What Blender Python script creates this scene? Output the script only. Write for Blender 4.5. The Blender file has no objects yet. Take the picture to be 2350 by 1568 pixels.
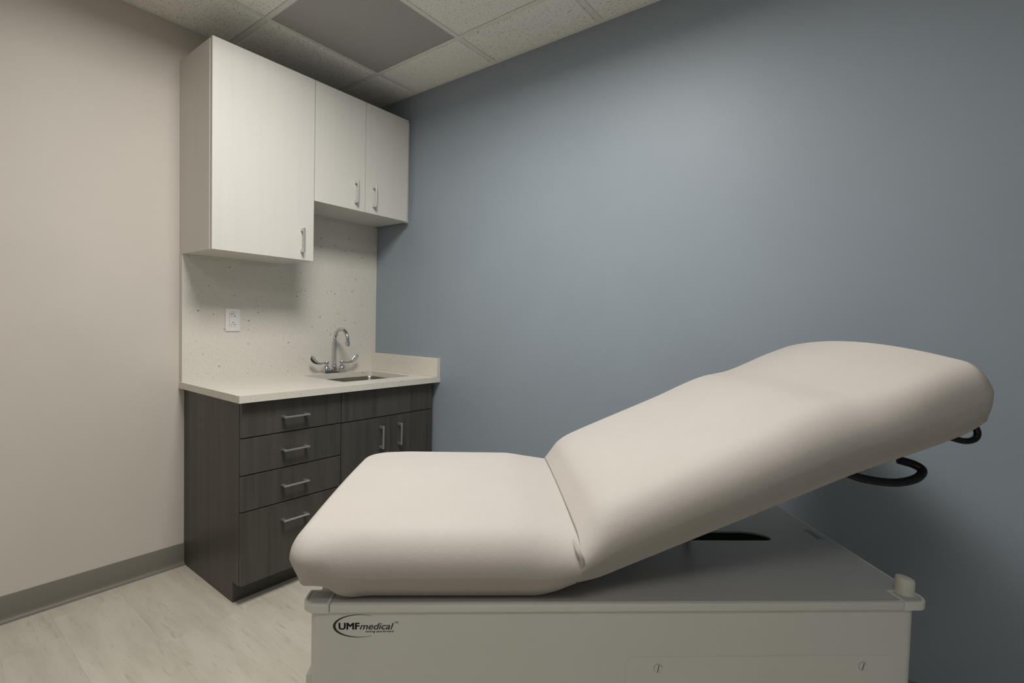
import bpy, bmesh, math, random
from mathutils import Vector, Matrix
random.seed(7)
scene = bpy.context.scene
C = scene.collection
PI = math.pi

# ------------------------------------------------------------------ camera
F_PX, YAW, PITCH, ROLL = 1140.37, 0.9164, -0.0365, 0.0255
CAM = Vector((-2.0178, -2.6956, 1.2119))
cy, sy, cp, sp = math.cos(YAW), math.sin(YAW), math.cos(PITCH), math.sin(PITCH)
fwd = Vector((sy * cp, cy * cp, sp)); rgt = Vector((cy, -sy, 0)); upv = rgt.cross(fwd)
r2 = math.cos(ROLL) * rgt + math.sin(ROLL) * upv
u2 = -math.sin(ROLL) * rgt + math.cos(ROLL) * upv
cam_d = bpy.data.cameras.new('camera'); cam_d.sensor_width = 36; cam_d.lens = F_PX / 2350 * 36
cam_d.clip_start = 0.02
cam = bpy.data.objects.new('camera', cam_d); C.objects.link(cam)
M = Matrix.Identity(4)
for i in range(3):
    M[i][0], M[i][1], M[i][2], M[i][3] = r2[i], u2[i], -fwd[i], CAM[i]
cam.matrix_world = M
scene.camera = cam

# ------------------------------------------------------------------ world, exposure
w = bpy.data.worlds.new('world'); scene.world = w; w.use_nodes = True
w.node_tree.nodes['Background'].inputs[0].default_value = (0.9, 0.95, 1, 1)
w.node_tree.nodes['Background'].inputs[1].default_value = 0.0
vs = scene.view_settings
vs.view_transform = 'Standard'; vs.look = 'None'; vs.gamma = 1; vs.use_curve_mapping = False
vs.exposure = 0.0
LIGHT_COL = (1.0, 0.975, 0.935)
LIGHT_W = 39.0          # 2x4 troffer between table and cabinets
LIGHT2_W = 9.0         # 2x4 troffer behind the camera

# ------------------------------------------------------------------ room measures (m)
H = 2.5613                       # ceiling
RX, RY = -3.35, -4.35            # far extents of the room
TILE = 0.6096
A1, B1 = 0.2826, 0.3885          # first grid lines from the corner

# ================================================================== helpers
def lin(r, g, b):
    f = lambda c: (c / 255 / 12.92) if c / 255 <= 0.04045 else ((c / 255 + 0.055) / 1.055) ** 2.4
    return (f(r), f(g), f(b), 1)

class NT:
    def __init__(s, name):
        s.m = bpy.data.materials.new(name); s.m.use_nodes = True
        s.t = s.m.node_tree; s.b = s.t.nodes['Principled BSDF']
    def n(s, typ, **kw):
        nd = s.t.nodes.new(typ)
        for k, v in kw.items():
            if k in nd.inputs: nd.inputs[k].default_value = v
            else: setattr(nd, k, v)
        return nd
    def l(s, a, b): s.t.links.new(a, b)
    def coords(s, scale=(1, 1, 1), rnd=False):
        tc = s.n('ShaderNodeTexCoord'); mp = s.n('ShaderNodeMapping'); mp.inputs['Scale'].default_value = scale
        s.l(tc.outputs['Object'], mp.inputs['Vector'])
        if rnd:
            oi = s.n('ShaderNodeObjectInfo'); ml = s.n('ShaderNodeMath', operation='MULTIPLY'); ml.inputs[1].default_value = 37.0
            s.l(oi.outputs['Random'], ml.inputs[0])
            cb = s.n('ShaderNodeCombineXYZ')
            for i in range(3): s.l(ml.outputs[0], cb.inputs[i])
            s.l(cb.outputs[0], mp.inputs['Location'])
        return mp.outputs[0]
    def noise(s, vec, scale, detail=4, rough=0.55):
        nd = s.n('ShaderNodeTexNoise'); nd.inputs['Scale'].default_value = scale
        nd.inputs['Detail'].default_value = detail; nd.inputs['Roughness'].default_value = rough
        s.l(vec, nd.inputs['Vector']); return nd.outputs['Fac']
    def ramp(s, fac, stops):
        nd = s.n('ShaderNodeValToRGB'); cr = nd.color_ramp
        while len(cr.elements) < len(stops): cr.elements.new(0.5)
        for e, (p, c) in zip(cr.elements, stops): e.position = p; e.color = c
        s.l(fac, nd.inputs[0]); return nd.outputs[0]
    def mix(s, fac, a, b, mode='MIX'):
        nd = s.n('ShaderNodeMix', data_type='RGBA', blend_type=mode)
        if isinstance(fac, (int, float)): nd.inputs[0].default_value = fac
        else: s.l(fac, nd.inputs[0])
        for i, v in ((6, a), (7, b)):
            if isinstance(v, tuple): nd.inputs[i].default_value = v
            else: s.l(v, nd.inputs[i])
        return nd.outputs[2]
    def bump(s, fac, strength, dist=0.001):
        nd = s.n('ShaderNodeBump'); nd.inputs['Strength'].default_value = strength; nd.inputs['Distance'].default_value = dist
        s.l(fac, nd.inputs['Height']); s.l(nd.outputs[0], s.b.inputs['Normal'])
    def col(s, c):
        if isinstance(c, tuple): s.b.inputs['Base Color'].default_value = c
        else: s.l(c, s.b.inputs['Base Color'])
    def set(s, rough=0.5, metal=0.0, spec=0.5, coat=0.0):
        s.b.inputs['Roughness'].default_value = rough; s.b.inputs['Metallic'].default_value = metal
        s.b.inputs['Specular IOR Level'].default_value = spec; s.b.inputs['Coat Weight'].default_value = coat
        return s.m

def rgb(r, g, b): return (r, g, b, 1)
def mul(c, k): return (c[0] * k, c[1] * k, c[2] * k, 1)

MAT = {}
def paint(name, c, rough, scale=260, bs=0.06, sp_=0.3):
    t = NT(name); v = t.coords()
    n1 = t.noise(v, 3.0, 3)
    t.col(t.ramp(n1, [(0.3, mul(c, 0.975)), (0.7, mul(c, 1.02))]))
    t.bump(t.noise(v, scale, 2), bs, 0.0006)
    MAT[name] = t.set(rough, spec=sp_)
paint('wall_greige', rgb(0.60, 0.56, 0.505), 0.6)
paint('wall_blue', rgb(0.278, 0.328, 0.378), 0.50, sp_=0.42)
paint('plain_grey', rgb(0.3, 0.3, 0.29), 0.6)

def laminate(name, c, lo, hi, rough, sc=(38, 38, 1.3), contrast=1.0):
    t = NT(name); v = t.coords(sc, rnd=True)
    n1 = t.noise(v, 1.0, 5, 0.6)
    v2 = t.coords((170, 170, 3.0), rnd=True)
    n2 = t.noise(v2, 1.0, 3, 0.6)
    mixf = t.n('ShaderNodeMath', operation='ADD'); m2 = t.n('ShaderNodeMath', operation='MULTIPLY'); m2.inputs[1].default_value = 0.35 * contrast
    t.l(n2, m2.inputs[0]); t.l(n1, mixf.inputs[0]); t.l(m2.outputs[0], mixf.inputs[1])
    t.col(t.ramp(mixf.outputs[0], [(0.42, mul(c, lo)), (0.62, c), (0.85, mul(c, hi))]))
    t.bump(n2, 0.05, 0.0004)
    MAT[name] = t.set(rough, spec=0.4)
laminate('laminate_white', rgb(0.645, 0.628, 0.585), 0.965, 1.015, 0.38)
laminate('laminate_dark', rgb(0.072, 0.066, 0.058), 0.72, 1.22, 0.42, (26, 26, 0.8), 0.45)
t = NT('cabinet_inside'); t.col(rgb(0.02, 0.018, 0.016)); MAT['cabinet_inside'] = t.set(0.8)
t = NT('toe_dark'); t.col(t.ramp(t.noise(t.coords((2, 30, 30)), 1.0), [(0.3, rgb(0.05, 0.046, 0.04)), (0.7, rgb(0.07, 0.064, 0.054))])); MAT['toe_dark'] = t.set(0.5)

# quartz with sparse specks
t = NT('quartz'); v = t.coords()
def speck(scale, lo, hi, seed):
    mp = t.n('ShaderNodeMapping'); mp.inputs['Location'].default_value = (seed, seed * 2, seed * 3)
    mp.inputs['Scale'].default_value = (1, 1, 1.25); t.l(v, mp.inputs[0])
    vo = t.n('ShaderNodeTexVoronoi'); vo.inputs['Scale'].default_value = scale; t.l(mp.outputs[0], vo.inputs['Vector'])
    sx = t.n('ShaderNodeSeparateXYZ'); t.l(vo.outputs['Color'], sx.inputs[0])
    gate = t.n('ShaderNodeMapRange'); gate.inputs[1].default_value = lo; gate.inputs[2].default_value = 1.0
    gate.inputs[3].default_value = 0.0; gate.inputs[4].default_value = hi
    t.l(sx.outputs[0], gate.inputs[0])
    lt = t.n('ShaderNodeMath', operation='LESS_THAN'); t.l(vo.outputs['Distance'], lt.inputs[0]); t.l(gate.outputs[0], lt.inputs[1])
    return lt.outputs[0]
base_q = t.ramp(t.noise(v, 140, 4), [(0.3, rgb(0.655, 0.625, 0.56)), (0.7, rgb(0.715, 0.685, 0.62))])
q1 = t.mix(speck(42, 0.72, 0.22, 1.3), base_q, rgb(0.30, 0.28, 0.24))
q2 = t.mix(speck(95, 0.82, 0.26, 5.1), q1, rgb(0.42, 0.39, 0.34))
q3 = t.mix(speck(85, 0.8, 0.25, 9.7), q2, rgb(0.82, 0.8, 0.76))
t.col(q3); MAT['quartz'] = t.set(0.28, spec=0.45)

# floor plank : pale travertine / limed oak vinyl
t = NT('floor_plank'); v = t.coords((14, 2.4, 14), rnd=True)
n1 = t.noise(v, 1.0, 6, 0.62)
v2 = t.coords((64, 7.5, 64), rnd=True); n2 = t.noise(v2, 1.0, 5, 0.65)
v3 = t.coords((170, 26, 170), rnd=True); n3 = t.noise(v3, 1.0, 3, 0.7)
c1 = t.ramp(n1, [(0.30, rgb(0.455, 0.425, 0.352)), (0.55, rgb(0.535, 0.505, 0.43)), (0.75, rgb(0.585, 0.555, 0.48))])
f1 = t.ramp(n2, [(0.30, rgb(1, 1, 1)), (0.43, rgb(0, 0, 0))])
f3 = t.ramp(n3, [(0.27, rgb(1, 1, 1)), (0.345, rgb(0, 0, 0))])
c2 = t.mix(f1, c1, rgb(0.41, 0.38, 0.315)); c3 = t.mix(f3, c2, rgb(0.32, 0.29, 0.235))
oi = t.n('ShaderNodeObjectInfo')
tone = t.ramp(oi.outputs['Random'], [(0.0, rgb(0.99, 0.99, 0.99)), (1.0, rgb(1.01, 1.01, 1.01))])
t.col(t.mix(1.0, c3, tone, 'MULTIPLY')); t.bump(n2, 0.08, 0.0006); MAT['floor_plank'] = t.set(0.45, spec=0.4)
t = NT('floor_joint'); t.col(rgb(0.43, 0.405, 0.34)); MAT['floor_joint'] = t.set(0.8)
paint('cove_base', rgb(0.185, 0.175, 0.148), 0.45, 400, 0.03)

# ceiling
t = NT('ceiling_tile'); v = t.coords((1, 1, 1), rnd=True)
va = t.coords((165, 85, 90), rnd=True); nA = t.noise(va, 1.0, 4, 0.7)
vb = t.coords((260, 200, 200), rnd=True); nB = t.noise(vb, 1.0, 2, 0.6)
m1 = t.ramp(nA, [(0.375, rgb(1, 1, 1)), (0.42, rgb(0, 0, 0))])
m2 = t.ramp(nB, [(0.27, rgb(1, 1, 1)), (0.33, rgb(0, 0, 0))])
base_c = t.ramp(t.noise(v, 60, 3), [(0.3, rgb(0.86, 0.845, 0.79)), (0.7, rgb(0.90, 0.885, 0.83))])
c1 = t.mix(m1, base_c, rgb(0.46, 0.44, 0.385)); c2 = t.mix(m2, c1, rgb(0.42, 0.40, 0.35))
t.col(c2); hmix = t.mix(0.5, m1, m2); t.bump(hmix, -0.5, 0.0015); MAT['ceiling_tile'] = t.set(0.9, spec=0.1)
t = NT('grid_metal'); t.col(rgb(0.80, 0.785, 0.73)); MAT['grid_metal'] = t.set(0.45)
t = NT('grille_perforated')      # fine perforated sheet, ~6.4 mm pitch
tc = t.n('ShaderNodeTexCoord'); sx = t.n('ShaderNodeSeparateXYZ'); t.l(tc.outputs['Object'], sx.inputs[0])
def fr(out, p):
    d = t.n('ShaderNodeMath', operation='DIVIDE'); d.inputs[1].default_value = p; t.l(out, d.inputs[0])
    f = t.n('ShaderNodeMath', operation='FRACT'); t.l(d.outputs[0], f.inputs[0])
    s = t.n('ShaderNodeMath', operation='SUBTRACT'); s.inputs[1].default_value = 0.5; t.l(f.outputs[0], s.inputs[0])
    q = t.n('ShaderNodeMath', operation='POWER'); q.inputs[1].default_value = 2.0; t.l(s.outputs[0], q.inputs[0]); return q.outputs[0]
ad = t.n('ShaderNodeMath', operation='ADD'); t.l(fr(sx.outputs[0], 0.0064), ad.inputs[0]); t.l(fr(sx.outputs[1], 0.0064), ad.inputs[1])
ls = t.n('ShaderNodeMath', operation='LESS_THAN'); ls.inputs[1].default_value = 0.125; t.l(ad.outputs[0], ls.inputs[0])
t.col(t.mix(ls.outputs[0], rgb(0.60, 0.575, 0.555), rgb(0.13, 0.125, 0.12))); MAT['grille_perforated'] = t.set(0.5)
t = NT('diffuser'); t.col(rgb(0.9, 0.9, 0.85)); MAT['diffuser'] = t.set(0.5)
t.b.inputs['Emission Color'].default_value = (*LIGHT_COL, 1); t.b.inputs['Emission Strength'].default_value = 3.0
t = NT('housing_paint'); t.col(rgb(0.35, 0.34, 0.32)); MAT['housing_paint'] = t.set(0.6)

def simple(name, c, rough, metal=0.0, spec=0.5, nscale=0, namp=0.05, coat=0.0):
    t = NT(name)
    if nscale:
        t.col(t.ramp(t.noise(t.coords(), nscale, 3), [(0.3, mul(c, 1 - namp)), (0.7, mul(c, 1 + namp))]))
    else: t.col(c)
    MAT[name] = t.set(rough, metal, spec, coat)
simple('chrome', rgb(0.62, 0.62, 0.64), 0.08, 1.0)
simple('brushed_steel', rgb(0.27, 0.255, 0.225), 0.30, 1.0, nscale=60)
simple('handle_nickel', rgb(0.66, 0.65, 0.63), 0.33, 0.9)
simple('plate_white', rgb(0.80, 0.785, 0.76), 0.35)
simple('slot_black', rgb(0.012, 0.012, 0.012), 0.6)
simple('print_grey', rgb(0.10, 0.10, 0.095), 0.6)
simple('rim_shade_grey', rgb(0.28, 0.27, 0.24), 0.7)  # painted shade for the rim around the screw heads
simple('logo_black', rgb(0.012, 0.012, 0.018), 0.45)
simple('table_plastic', rgb(0.645, 0.645, 0.605), 0.42, nscale=4, namp=0.02)
simple('table_top', rgb(0.41, 0.41, 0.40), 0.40, nscale=4, namp=0.02)
simple('post_plastic', rgb(0.62, 0.61, 0.53), 0.45)
simple('rubber_black', rgb(0.003, 0.003, 0.003), 0.22, spec=0.35)
simple('steel_dark', rgb(0.03, 0.03, 0.03), 0.4, 0.6)
# vinyl upholstery
t = NT('vinyl'); v = t.coords()
vo = t.n('ShaderNodeTexVoronoi', feature='DISTANCE_TO_EDGE'); vo.inputs['Scale'].default_value = 210
nz = t.noise(v, 120, 3); mv = t.n('ShaderNodeMix', data_type='VECTOR'); mv.inputs[0].default_value = 0.012
tcv = t.n('ShaderNodeTexNoise'); tcv.inputs['Scale'].default_value = 90; t.l(v, tcv.inputs['Vector'])
t.l(v, mv.inputs[4]); t.l(tcv.outputs['Color'], mv.inputs[5]); t.l(mv.outputs[1], vo.inputs['Vector'])
mx = t.n('ShaderNodeMath', operation='MULTIPLY_ADD'); mx.inputs[1].default_value = 1.2
t.l(vo.outputs['Distance'], mx.inputs[0]); t.l(nz, mx.inputs[2])
t.col(t.ramp(t.noise(v, 5, 3), [(0.3, rgb(0.455, 0.425, 0.393)), (0.7, rgb(0.47, 0.44, 0.408))]))
t.bump(mx.outputs[0], 0.20, 0.0012); MAT['vinyl'] = t.set(0.62, spec=0.22)

# ------------------------------------------------------------------ mesh helpers
def add_box(bm, x0, x1, y0, y1, z0, z1, bev=0.0, seg=1):
    x0, x1 = min(x0, x1), max(x0, x1); y0, y1 = min(y0, y1), max(y0, y1); z0, z1 = min(z0, z1), max(z0, z1)
    b2 = bmesh.new()
    vs_ = [b2.verts.new(p) for p in ((x0, y0, z0), (x1, y0, z0), (x1, y1, z0), (x0, y1, z0), (x0, y0, z1), (x1, y0, z1), (x1, y1, z1), (x0, y1, z1))]
    for f in ((3, 2, 1, 0), (4, 5, 6, 7), (0, 1, 5, 4), (1, 2, 6, 5), (2, 3, 7, 6), (3, 0, 4, 7)):
        b2.faces.new([vs_[i] for i in f])
    if bev > 0:
        bmesh.ops.bevel(b2, geom=b2.edges[:] , offset=bev, segments=seg, affect='EDGES', profile=0.5)
    me = bpy.data.meshes.new('tmp'); b2.to_mesh(me); b2.free(); bm.from_mesh(me); bpy.data.meshes.remove(me)

def add_tube(bm, pts, rad, n=14, cap=True):
    pts = [Vector(p) for p in pts]
    rads = rad if isinstance(rad, (list, tuple)) else [rad] * len(pts)
    rings = []; prev = None
    for i, p in enumerate(pts):
        d = (pts[min(i + 1, len(pts) - 1)] - pts[max(i - 1, 0)]).normalized()
        if prev is None:
            a = Vector((0, 0, 1)) if abs(d.z) < 0.9 else Vector((1, 0, 0))
            nrm = d.cross(a).normalized()
        else:
            nrm = (prev - d * prev.dot(d)).normalized()
        prev = nrm; bn = d.cross(nrm)
        rings.append([bm.verts.new(p + (nrm * math.cos(2 * PI * k / n) + bn * math.sin(2 * PI * k / n)) * rads[i]) for k in range(n)])
    for a, b in zip(rings, rings[1:]):
        for k in range(n): bm.faces.new((a[k], a[(k + 1) % n], b[(k + 1) % n], b[k]))
    if cap:
        bm.faces.new(rings[0][::-1]); bm.faces.new(rings[-1])

def smooth_path(pts, sub=8):
    pts = [Vector(p) for p in pts]; out = []
    for i in range(len(pts) - 1):
        p0 = pts[max(i - 1, 0)]; p1 = pts[i]; p2 = pts[i + 1]; p3 = pts[min(i + 2, len(pts) - 1)]
        for k in range(sub):
            t_ = k / sub
            out.append(0.5 * ((2 * p1) + (p2 - p0) * t_ + (2 * p0 - 5 * p1 + 4 * p2 - p3) * t_ ** 2 + (3 * p1 - p0 - 3 * p2 + p3) * t_ ** 3))
    out.append(pts[-1]); return out

def add_lathe(bm, prof, c=(0, 0, 0), n=24, sx=1.0, sy_=1.0):
    rings = []
    for r, z in prof:
        rings.append([bm.verts.new((c[0] + sx * r * math.cos(2 * PI * k / n), c[1] + sy_ * r * math.sin(2 * PI * k / n), c[2] + z)) for k in range(n)])
    for a, b in zip(rings, rings[1:]):
        for k in range(n): bm.faces.new((a[k], a[(k + 1) % n], b[(k + 1) % n], b[k]))
    bm.faces.new(rings[0][::-1]); bm.faces.new(rings[-1])

def rrect(x0, x1, y0, y1, r, seg=6):
    """rounded rectangle outline; r = radius or 4 radii (x0y0, x1y0, x1y1, x0y1)"""
    rs = r if isinstance(r, (list, tuple)) else [r] * 4
    out = []
    for (cx, cy_, a0), rr in zip(((x0, y0, PI), (x1, y0, 1.5 * PI), (x1, y1, 0), (x0, y1, 0.5 * PI)), rs):
        rr = max(rr, 1e-5)
        ox = cx + rr if cx == x0 else cx - rr; oy = cy_ + rr if cy_ == y0 else cy_ - rr
        for k in range(seg + 1):
            a = a0 + k * 0.5 * PI / seg; out.append((ox + rr * math.cos(a), oy + rr * math.sin(a)))
    return out

def add_prism(bm, outline, f0, f1):
    """f0/f1 map a 2D point to its 3D bottom/top position"""
    lo = [bm.verts.new(f0(*p)) for p in outline]; hi = [bm.verts.new(f1(*p)) for p in outline]
    n = len(outline)
    bm.faces.new(lo[::-1]); bm.faces.new(hi)
    for k in range(n): bm.faces.new((lo[k], lo[(k + 1) % n], hi[(k + 1) % n], hi[k]))

def obj(name, bm, mat, parent=None, smooth=False, angle=None):
    bmesh.ops.recalc_face_normals(bm, faces=bm.faces[:])
    me = bpy.data.meshes.new(name); bm.to_mesh(me); bm.free()
    return obj_me(name, me, mat, parent, smooth, angle)

def obj_me(name, me, mat, parent=None, smooth=False, angle=None):
    if not me.materials: me.materials.append(MAT[mat])
    if smooth:
        for p in me.polygons: p.use_smooth = True
        if angle: me.set_sharp_from_angle(angle=math.radians(angle))
    o = bpy.data.objects.new(name, me); C.objects.link(o)
    if parent: o.parent = parent
    return o

def boxobj(name, b, mat, parent=None, bev=0.0, seg=1):
    bm = bmesh.new(); add_box(bm, *b, bev=bev, seg=seg); return obj(name, bm, mat, parent)

def box_at(name, c, s, mat, parent=None, bev=0.0):
    """box mesh centred on its own origin (so object-space textures stay local)"""
    o = boxobj(name, (-s[0] / 2, s[0] / 2, -s[1] / 2, s[1] / 2, -s[2] / 2, s[2] / 2), mat, parent, bev)
    o.location = c; return o

def tag(o, label=None, cat=None, group=None, kind=None):
    if label: o['label'] = label
    if cat: o['category'] = cat
    if group: o['group'] = group
    if kind: o['kind'] = kind
    return o

def thing(name, label, cat, loc=(0, 0, 0), rz=0, group=None):
    o = bpy.data.objects.new(name, None); C.objects.link(o); o.location = loc; o.rotation_euler = (0, 0, rz)
    o.empty_display_size = 0.1
    return tag(o, label, cat, group)

def part_label(o, s): o['label'] = s; return o

# ================================================================== setting
WT = 0.10
def struct(name, b, mat, label):
    o = boxobj(name, b, mat); tag(o, label, 'structure', kind='structure'); del o['category']; return o
struct('wall_back', (RX - WT, WT, 0.0, WT, -0.05, H + 0.3), 'wall_greige', 'greige painted wall behind the sink cabinets')
struct('wall_right', (0.0, WT, RY, 0.0, -0.05, H + 0.3), 'wall_blue', 'slate blue accent wall behind the exam table')
struct('wall_left', (RX - WT, RX, RY, 0.0, -0.05, H + 0.3), 'wall_greige', 'greige painted wall opposite the blue wall')
struct('wall_front', (RX - WT, WT, RY - WT, RY, -0.05, H + 0.3), 'wall_blue', 'slate blue wall opposite the sink cabinets')  # unseen wall, given the dark blue to cut bounce light on the right

# ---- floor: subfloor + planks laid along y
floor = struct('floor', (RX, 0, RY, 0, -0.05, -0.002), 'floor_joint', 'pale limed vinyl plank floor')
PW, PL, G = 0.223, 0.9144, 0.0003
me_cache = {}
ix0 = -1.137
k = -20
xs = []
x = ix0
while x > RX: x -= PW
while x < 0:
    xs.append(x); x += PW
for i, x in enumerate(xs):
    off = [(-0.611), (-0.611 + 0.33), (-0.611 + 0.62), (-0.611 + 0.18), (-0.611 + 0.5)][(i * 3) % 5]
    if abs(x + PW - ix0) < 0.01: off = -0.611
    y = off
    while y < 0: y += PL
    while y > RY:
        y0, y1 = max(y - PL, RY), min(y, 0.0); x0, x1 = max(x, RX), min(x + PW, 0.0)
        if y1 - y0 > 0.01 and x1 - x0 > 0.01:
            key = (round(x1 - x0, 3), round(y1 - y0, 3))
            if key not in me_cache:
                bm = bmesh.new(); add_box(bm, -(x1 - x0) / 2 + G / 2, (x1 - x0) / 2 - G / 2, -(y1 - y0) / 2 + G / 2, (y1 - y0) / 2 - G / 2, -0.002, 0.0)
                me = bpy.data.meshes.new('plank'); bmesh.ops.recalc_face_normals(bm, faces=bm.faces[:]); bm.to_mesh(me); bm.free(); me_cache[key] = me
            o = obj_me('plank', me_cache[key], 'floor_plank', floor); o.location = ((x0 + x1) / 2, (y0 + y1) / 2, 0)
        y -= PL

# ---- vinyl cove base: vertical face, concave toe, thin lip
def cove(name, length, loc, rz, label):
    prof = [(0.0, 0.0), (0.020, 0.0), (0.020, 0.0025), (0.0135, 0.0045), (0.0075, 0.009), (0.0042, 0.016), (0.0034, 0.026), (0.0034, 0.1035), (0.0024, 0.105), (0.0, 0.105)]
    bm = bmesh.new(); a = [bm.verts.new((0, -p, z)) for p, z in prof]; b = [bm.verts.new((length, -p, z)) for p, z in prof]
    for i in range(len(prof)): bm.faces.new((a[i], a[(i + 1) % len(prof)], b[(i + 1) % len(prof)], b[i]))
    bm.faces.new(a[::-1]); bm.faces.new(b)
    o = obj(name, bm, 'cove_base'); o.location = loc; o.rotation_euler = (0, 0, rz)
    o['label'] = label; o['kind'] = 'structure'
    for p in o.data.polygons: p.use_smooth = True
    o.data.set_sharp_from_angle(angle=math.radians(50))
cove('baseboard_back', -RX - 1.0862, (RX, -0.0002, 0), 0, 'grey vinyl cove base along the greige wall')
cove('baseboard_right', -RY - 0.62, (-0.0002, -0.62, 0), -PI / 2, 'grey vinyl cove base along the blue wall')
cove('baseboard_left', -RY, (RX + 0.0002, RY, 0), PI / 2, 'grey vinyl cove base along the far side wall')

# ---- ceiling: deck, T-bar grid, lay-in tiles
ceil_o = struct('ceiling', (RX, 0, RY, 0, H + 0.22, H + 0.3), 'plain_grey', 'suspended ceiling of fissured lay-in tiles in a white grid')
TB = 0.0238
gx = [-A1 - i * TILE for i in range(0, 6) if -A1 - i * TILE > RX + 0.05]
gy = [-B1 - i * TILE for i in range(0, 8) if -B1 - i * TILE > RY + 0.05]
for x in gx: boxobj('grid_bar', (x - TB / 2, x + TB / 2, RY, 0, H - 0.0016, H + 0.0), 'grid_metal', ceil_o); boxobj('grid_bar', (x - 0.004, x + 0.004, RY, 0, H, H + 0.035), 'grid_metal', ceil_o)
xe = [0.0] + gx + [RX]; ye = [0.0] + gy + [RY]
for y in gy:
    for j in range(len(xe) - 1):
        hi, lo = xe[j], xe[j + 1]
        if (j - 1) in (1, 3) and any(abs(y - (-B1 - c_ * TILE)) < 0.01 for c_ in ((2,) if j - 1 == 1 else (4,))): continue
        boxobj('grid_bar', (lo + (TB / 2 if lo != RX else 0), hi - (TB / 2 if hi != 0 else 0), y - TB / 2, y + TB / 2, H - 0.0012, H + 0.0004), 'grid_metal', ceil_o)
for b in ((RX, 0, -0.022, 0.0), (RX, 0, RY, RY + 0.022), (-0.022, 0.0, RY, 0), (RX, RX + 0.022, RY, 0)):
    boxobj('wall_angle', (*b, H - 0.0022, H - 0.0004), 'grid_metal', ceil_o)
VENT = (0, 0); LIGHTS = [(1, 1), (1, 2), (3, 3), (3, 4)]      # grid cells counted from (A1, B1)
def tile_mesh(dx, dy):
    """square-edged body with a bevelled reveal so the face hangs level with the grid"""
    bm = bmesh.new(); f = 0.0125; e = 0.007
    def rect(ix, z): return [bm.verts.new(p) for p in ((-dx / 2 + ix, -dy / 2 + ix, z), (dx / 2 - ix, -dy / 2 + ix, z), (dx / 2 - ix, dy / 2 - ix, z), (-dx / 2 + ix, dy / 2 - ix, z))]
    r = [rect(0.006, 0.016), rect(0.006, 0.0015), rect(f + 0.002, 0.0015), rect(f + e, -0.0035)]
    for a, b in zip(r, r[1:]):
        for k in range(4): bm.faces.new((a[k], a[(k + 1) % 4], b[(k + 1) % 4], b[k]))
    bm.faces.new(r[0]); bm.faces.new(r[-1][::-1])
    bmesh.ops.recalc_face_normals(bm, faces=bm.faces[:])
    me = bpy.data.meshes.new('ceiling_tile'); bm.to_mesh(me); bm.free(); return me
tcache = {}
for i in range(len(xe) - 1):
    for j in range(len(ye) - 1):
        cell = (i - 1, j - 1)
        if cell == VENT or cell in LIGHTS: continue
        x1, x0, y1, y0 = xe[i], xe[i + 1], ye[j], ye[j + 1]
        if x1 - x0 < 0.06 or y1 - y0 < 0.06: continue
        key = (round(x1 - x0, 3), round(y1 - y0, 3))
        if key not in tcache: tcache[key] = tile_mesh(*key)
        o = obj_me('ceiling_tile', tcache[key], 'ceiling_tile', ceil_o); o.location = ((x0 + x1) / 2, (y0 + y1) / 2, H)

# ================================================================== lamps
def cell_rect(c):
    x1 = -A1 - c[0] * TILE; y1 = -B1 - c[1] * TILE
    return x1 - TILE, x1, y1 - TILE, y1
def troffer(cell, watts, label):
    """2 x 4 ft recessed troffer, long side along y, diffuser set back above the ceiling plane"""
    x0, x1, y0, y1 = cell_rect(cell); y0 -= TILE; cxm, cym = (x0 + x1) / 2, (y0 + y1) / 2
    t_ = thing('ceiling_light', label, 'ceiling light', (cxm, cym, H))
    h = TILE / 2 - 0.004; g_ = TILE - 0.004; d = 0.095; i_ = h - 0.018; j_ = g_ - 0.018
    bm = bmesh.new()
    for b in ((-h, h, -g_, -j_), (-h, h, j_, g_), (-h, -i_, -j_, j_), (i_, h, -j_, j_)): add_box(bm, *b, 0.0006, d + 0.004)
    obj('housing', bm, 'housing_paint', t_)
    k_ = 0.34                                   # centre basket: the luminous part
    boxobj('diffuser', (-i_, i_, -k_, k_, d - 0.004, d + 0.004), 'diffuser', t_)
    for s_ in (-1, 1): boxobj('reflector_wing', (-i_, i_, s_ * k_, s_ * j_, d - 0.002, d + 0.004), 'housing_paint', t_)
    ld = bpy.data.lights.new('troffer_lamp', 'AREA'); ld.shape = 'RECTANGLE'; ld.size = 2 * i_ - 0.02; ld.size_y = 2 * k_ - 0.02; ld.energy = watts; ld.color = LIGHT_COL
    lo = bpy.data.objects.new('lamp', ld); C.objects.link(lo); lo.parent = t_; lo.location = (0, 0, d - 0.008)
troffer((1, 1), LIGHT_W, 'long recessed troffer light in the ceiling between exam table and wall cabinets')
troffer((3, 3), LIGHT2_W, 'long recessed troffer light in the ceiling at the far end of the room')

# ---- return air grille
x0, x1, y0, y1 = cell_rect(VENT)
g = thing('return_grille', 'square grey perforated metal return air grille in the ceiling grid', 'vent', ((x0 + x1) / 2, (y0 + y1) / 2, H))
s = TILE / 2 - 0.0055
boxobj('perforated_panel', (-s, s, -s, s, 0.0008, 0.0028), 'grille_perforated', g)
bm = bmesh.new()
for b in ((-s, s, -s, -s + 0.012), (-s, s, s - 0.012, s), (-s, -s + 0.012, -s + 0.012, s - 0.012), (s - 0.012, s, -s + 0.012, s - 0.012)): add_box(bm, *b, 0.003, 0.05)
obj('panel_frame', bm, 'grid_metal', g)
for px, py, r in ((-0.592, -0.698, 0.006), (-0.390, -0.497, 0.0035)):
    bm = bmesh.new(); add_lathe(bm, [(r, 0.0008), (r, -0.0012), (r * 0.6, -0.002)], n=14)
    o = obj('screw', bm, 'handle_nickel', g); o.location = (px - (x0 + x1) / 2, py - (y0 + y1) / 2, 0)

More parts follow.
